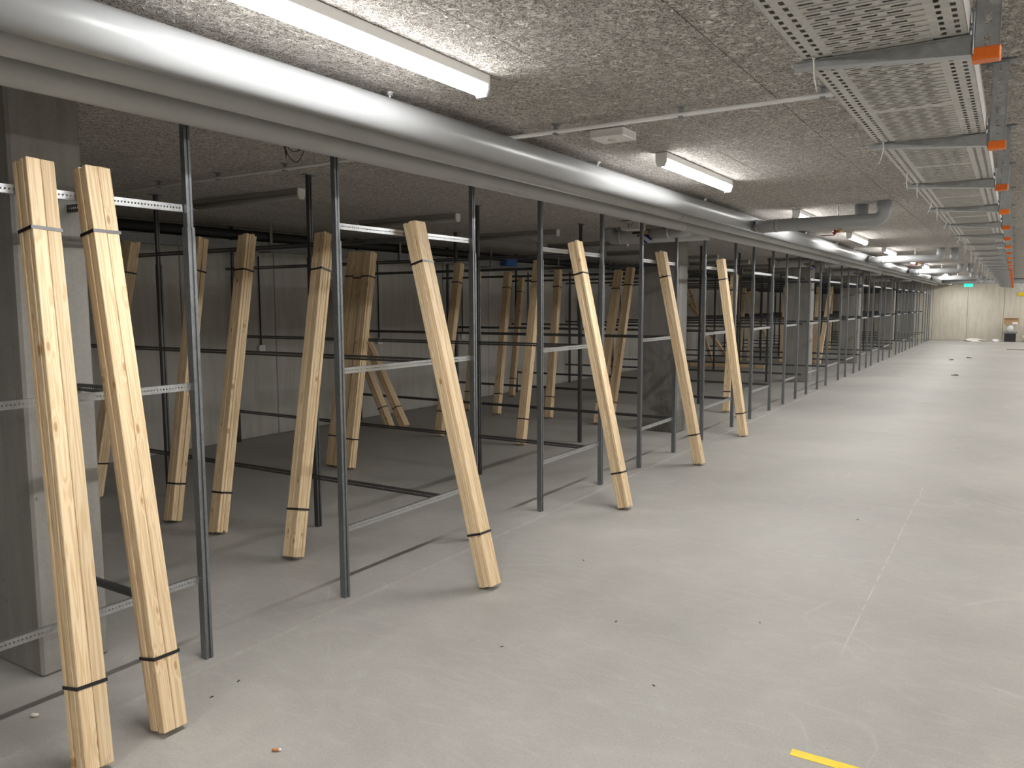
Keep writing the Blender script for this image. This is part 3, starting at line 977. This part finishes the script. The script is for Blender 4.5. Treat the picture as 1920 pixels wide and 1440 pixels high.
def hanger_meshes():
    ch = MB()
    x0, x1 = -.113, -.060
    zb, zt = 2.196, CEIL - .001
    # slotted web facing the near end
    zz = zb
    pitch, hl, hw = .050, .024, .013
    xm = (x0 + x1) / 2
    ch.quad([(x0, 0, zb), (xm - hw / 2, 0, zb), (xm - hw / 2, 0, zt), (x0, 0, zt)])
    ch.quad([(xm + hw / 2, 0, zb), (x1, 0, zb), (x1, 0, zt), (xm + hw / 2, 0, zt)])
    prev = zb
    z = zb + .014
    while z + hl < zt:
        ch.quad([(xm - hw / 2, 0, prev), (xm + hw / 2, 0, prev), (xm + hw / 2, 0, z), (xm - hw / 2, 0, z)])
        prev = z + hl
        z += pitch
    ch.quad([(xm - hw / 2, 0, prev), (xm + hw / 2, 0, prev), (xm + hw / 2, 0, zt), (xm - hw / 2, 0, zt)])
    ch.box((x0 + .00075, .014, (zb + zt) / 2), (.0015, .028, zt - zb)).box((x1 - .00075, .014, (zb + zt) / 2), (.0015, .028, zt - zb))
    ch.box((x0 + .008, .028, (zb + zt) / 2), (.015, .0015, zt - zb)).box((x1 - .008, .028, (zb + zt) / 2), (.015, .0015, zt - zb))
    pl = MB().box((xm, .014, CEIL - .004), (.10, .07, .006), .001)
    arm = MB()
    xt = -.532
    for yy in (-.006, .034):
        arm.quad([(x0 - .004, yy, 2.236), (xt, yy, 2.236), (xt, yy, 2.224), (x0 - .004, yy, 2.192)])
    arm.quad([(x0 - .004, -.006, 2.192), (xt, -.006, 2.224), (xt, .034, 2.224), (x0 - .004, .034, 2.192)])
    arm.quad([(xt, -.006, 2.236), (xt, .034, 2.236), (xt, .034, 2.224), (xt, -.006, 2.224)])
    arm.box(((x0 + xt) / 2, -.011, 2.2355), (x0 - xt - .01, .010, .0015)).box(((x0 + xt) / 2, .039, 2.2355), (x0 - xt - .01, .010, .0015))
    br = MB().box((x0 - .003, .014, 2.24), (.005, .05, .10), .001)
    cap = MB().box((xm, .012, 2.1915), (.060, .044, .030), .003).box((xm + .004, -.0105, 2.181), (.046, .002, .011))
    bolt = MB().tube([(x0 - .005, .014, 2.262), (x0 - .018, .014, 2.262)], .009, 6, smooth=False)
    return [('channel', ch.mesh('channel', M['steel'])), ('ceiling_plate', pl.mesh('ceiling_plate', M['steel_mid'])), ('arm', arm.mesh('arm', M['steel'])),
            ('bracket', br.mesh('bracket', M['steel_mid'])), ('end_cap', cap.mesh('end_cap', M['orange'])), ('bolt', bolt.mesh('bolt', M['zinc']))]
HM = hanger_meshes()
hi = 0
for k in ks:
    y = TY0 + TP * k
    if y < 2.0 or y > YFAR - .5:
        continue
    t = thing('tray_hanger', 'slotted steel tray hanger with cantilever arm and orange end cap, %s along the tray' % ORD[min(hi, 29)], 'hanger', (0, y, 0), 'hangers of the cable tray')
    for n, me in HM:
        obj(n, me, t)
    hi += 1

ti = 0
for k in range(0, 17):
    for fr, dx in ((0.0, .03), (0.52, .045)):
        if fr and k in (0, 4):
            continue
        y = TY0 + TP * k + fr * TP - .03
        if y < 1.6:
            continue
        x = TXL + dx
        ln = random.uniform(.07, .12) if k < 6 else random.uniform(.10, .26)
        dxx, dyy = random.uniform(-.03, .01), random.uniform(-.02, .03)
        b = MB().tube([(0, 0, TZ + .004), (0.002, .004, TZ - ln * .35), (dxx * .3, dyy * .4, TZ - ln * .65), (dxx, dyy, TZ - ln)], [.0022, .0022, .0020, .0013], 6)
        t = thing('cable_tie', ('thin white cable tie dangling from the tray at its %s hanger' if not fr else 'thin white cable tie dangling from the tray midway past its %s hanger') % ORD[k], 'cable tie', (x, y, 0), 'cable ties on the cable tray')
        obj('tail', b, t, mat=M['tie'])
        obj('head', MB().box((0, 0, TZ - .004), (.008, .006, .006), .001), t, mat=M['tie'])
        ti += 1

# ------------------------------------------------------------------ loose wires above the second front frame
t = thing('loose_wires', 'tangle of thin black wires hanging above the second front frame', 'wires', (-3.10, 3.02, 0))
for q in range(6):
    a = random.uniform(.05, .16)
    pts = []
    x0, y0 = random.uniform(-.10, .0), random.uniform(-.14, -.02)
    for i in range(15):
        u = i / 14
        pts.append((x0 + random.uniform(-.004, .004) + .12 * (u - .5) * (1 if q % 2 else -1), y0 + .16 * (u - .3) * (1 if q % 3 else -.6), CEIL - .004 - a * math.sin(math.pi * u) * (1.2 - .4 * math.sin(5 * u + q))))
    obj('wire', MB().tube(pts, .0022, 6), t, mat=M['rubber'])

# ------------------------------------------------------------------ far end of the aisle
t = thing('exit_sign', 'small glowing green sign hanging before the far wall', 'sign', (-1.56, 36.0, 0))
obj('sign_face', MB().box((0, 0, 2.275), (.30, .03, .12), .004), t, mat=M['green'])
obj('hanger_rod', MB().tube([(-.1, 0, 2.33), (-.1, 0, CEIL - .002)], .005, 6).tube([(.1, 0, 2.33), (.1, 0, CEIL - .002)], .005, 6), t, mat=M['white'])

t = thing('paint_bucket', 'white bucket on a black crate by the far wall', 'bucket', (-.08, 38.2, 0.40))
obj('pail', MB().tube([(0, 0, 0), (0, 0, .29)], [.12, .155], 18), t, mat=M['white'])
obj('rim', MB().tube([(0, 0, .275), (0, 0, .30)], .162, 18), t, mat=M['white'])
t = thing('black_crate', 'black crate standing against the far wall under the white bucket', 'crate', (-.08, 38.2, 0))
obj('crate_body', MB().box((0, 0, .17), (.40, .34, .33), .01), t, mat=M['rubber'])
obj('lid', MB().box((0, 0, .368), (.50, .40, .06), .01), t, mat=M['collar'])
t = thing('cardboard_box', 'brown cardboard box with a white label on top of the white bucket', 'box', (-.06, 38.2, .70))
obj('carton', MB().box((0, 0, .13), (.52, .34, .26), .006), t, mat=M['card'])
obj('white_label', MB().box((.13, -.172, .06), (.19, .003, .09)), t, mat=M['white'])
obj('flap', MB().box((-.02, -.185, .262), (.50, .06, .004)), t, mat=M['card'])
b = MB()
pts = []
for i in range(70):
    a = i * .62
    r = .28 + .10 * math.sin(i * 1.9)
    pts.append((r * math.cos(a) + .12 * math.sin(i * .7), .22 * math.sin(a), .022 + .06 * abs(math.sin(i * .9)) + .2 * max(0, math.sin(i * .33)) ** 3))
t = thing('hose_coil', 'untidy coil of pale hose on the floor by the far wall', 'hose', (.72, 38.0, 0))
obj('hose', MB().tube(pts, .018, 8), t, mat=M['sheeting'])
def heap(name, label, loc, sx, sy, sz, mat, cat):
    b = MB()
    nu, nv = 18, 7
    g = []
    for j in range(nv + 1):
        ph = math.pi / 2 * j / nv
        row = []
        for i in range(nu):
            a = 2 * math.pi * i / nu
            f = 1 + .22 * math.sin(3 * a + j) + .12 * math.sin(7 * a - 2 * j)
            row.append((sx * math.cos(a) * math.cos(ph) * f, sy * math.sin(a) * math.cos(ph) * f, .002 + sz * math.sin(ph) * (1 + .2 * math.sin(5 * a))))
        g.append(row)
    for j in range(nv):
        for i in range(nu):
            k2 = (i + 1) % nu
            b.quad([g[j][i], g[j][k2], g[j + 1][k2], g[j + 1][i]], True)
    t = thing(name, label, cat, loc, None, b.mesh(name, mat))
    return t
heap('plastic_sheeting', 'crumpled pale plastic sheeting on the floor before the far wall', (-1.35, 38.1, 0), .42, .25, .10, M['sheeting'], 'sheeting')
heap('rubble_bag', 'slumped white bag on the floor beside the crumpled sheeting', (-.56, 38.2, 0), .18, .15, .09, M['white'], 'bag')
t = thing('timber_offcut', 'long thin dark strip lying across the floor before the far wall', 'offcut', (.55, 31.6, 0))
obj('strip', MB().box((0, 0, .012), (1.4, .06, .022), .003), t, mat=M['collar'])
t = thing('air_duct', 'grey rectangular air duct under the ceiling beside the end of the cable tray', 'duct', (.42, 36.2, 0))
obj('duct_body', MB().box((0, 0, 2.27), (.72, 1.4, .36), .01), t, mat=M['jacket'])
obj('flange', MB().box((0, -.72, 2.27), (.78, .04, .42), .004), t, mat=M['zinc'])
t = thing('yellow_sign', 'small yellow sign plate high on the far wall', 'sign', (.30, 38.69, 1.93))
obj('plate', MB().box((0, -.01, 0), (.40, .012, .14), .002), t, mat=M['yellow'])

# ------------------------------------------------------------------ things on the floor
t = thing('floor_tape', 'strip of bright yellow tape stuck on the aisle floor', 'tape', (-.585, 2.798, 0))
ang = math.atan2(-.02, .2)
b = MB()
m4 = Matrix.Rotation(math.radians(0.5), 4, 'Z')
b.box((.42, 0, .0009), (.86, .045, .0012), .0003, m4)
obj('tape_strip', b, t, mat=M['yellow'])

t = thing('cigarette_butt', 'cigarette butt with brown filter lying on the aisle floor', 'cigarette butt', (-2.165, 1.821, .0065))
obj('filter', MB().tube([(-.012, -.008, 0), (.008, .005, 0)], .0055, 10), t, mat=M['cork'])
obj('paper', MB().tube([(.008, .005, 0), (.015, .010, 0)], [.0055, .0045], 10), t, mat=M['white'])
t = thing('wood_shaving', 'pale curled wood shaving on the floor beside the bare column', 'shaving', (-3.155, 1.485, .012))
obj('curl', MB().tube([(-.022, .0, -.004), (-.008, -.006, -.003), (.006, -.004, .0), (.016, .005, .0)], [.004, .008, .008, .005], 8), t, mat=M['sheeting'])
chip = MB().box((0, 0, .006), (.14, .05, .010), .003).box((.03, .02, .014), (.08, .03, .008), .002).mesh('bark_chip', M['rubber'])
for (x, y, l) in [(-1.03, 19.9, 'dark scrap lying alone on the aisle floor past the second cross pipe'), (-1.41, 25.2, 'dark scrap on the aisle floor past the third cross pipe, nearer the bays'),
                  (-1.02, 26.4, 'dark scrap on the aisle floor past the third cross pipe, nearer the tray side')]:
    o = thing('floor_scrap', l, 'scrap', (x, y, .001), 'scraps on the aisle floor', chip)
    o.rotation_euler = (0, 0, random.uniform(0, 3))
sp = MB().box((0, 0, .0025), (.016, .005, .003), .001).mesh('splinter', M['rubber'])
for x, y in [(-1.62, 3.53), (-1.95, 2.98), (-1.2, 3.0), (-2.7, 1.95), (-2.72, 2.1), (-1.0, 3.9), (-2.2, 4.3), (-.9, 6.2)]:
    o = thing('wood_splinter', 'tiny dark splinter lying on the aisle floor', 'splinter', (x, y, .0005), 'splinters on the aisle floor', sp)
    o.rotation_euler = (0, 0, random.uniform(0, 3))
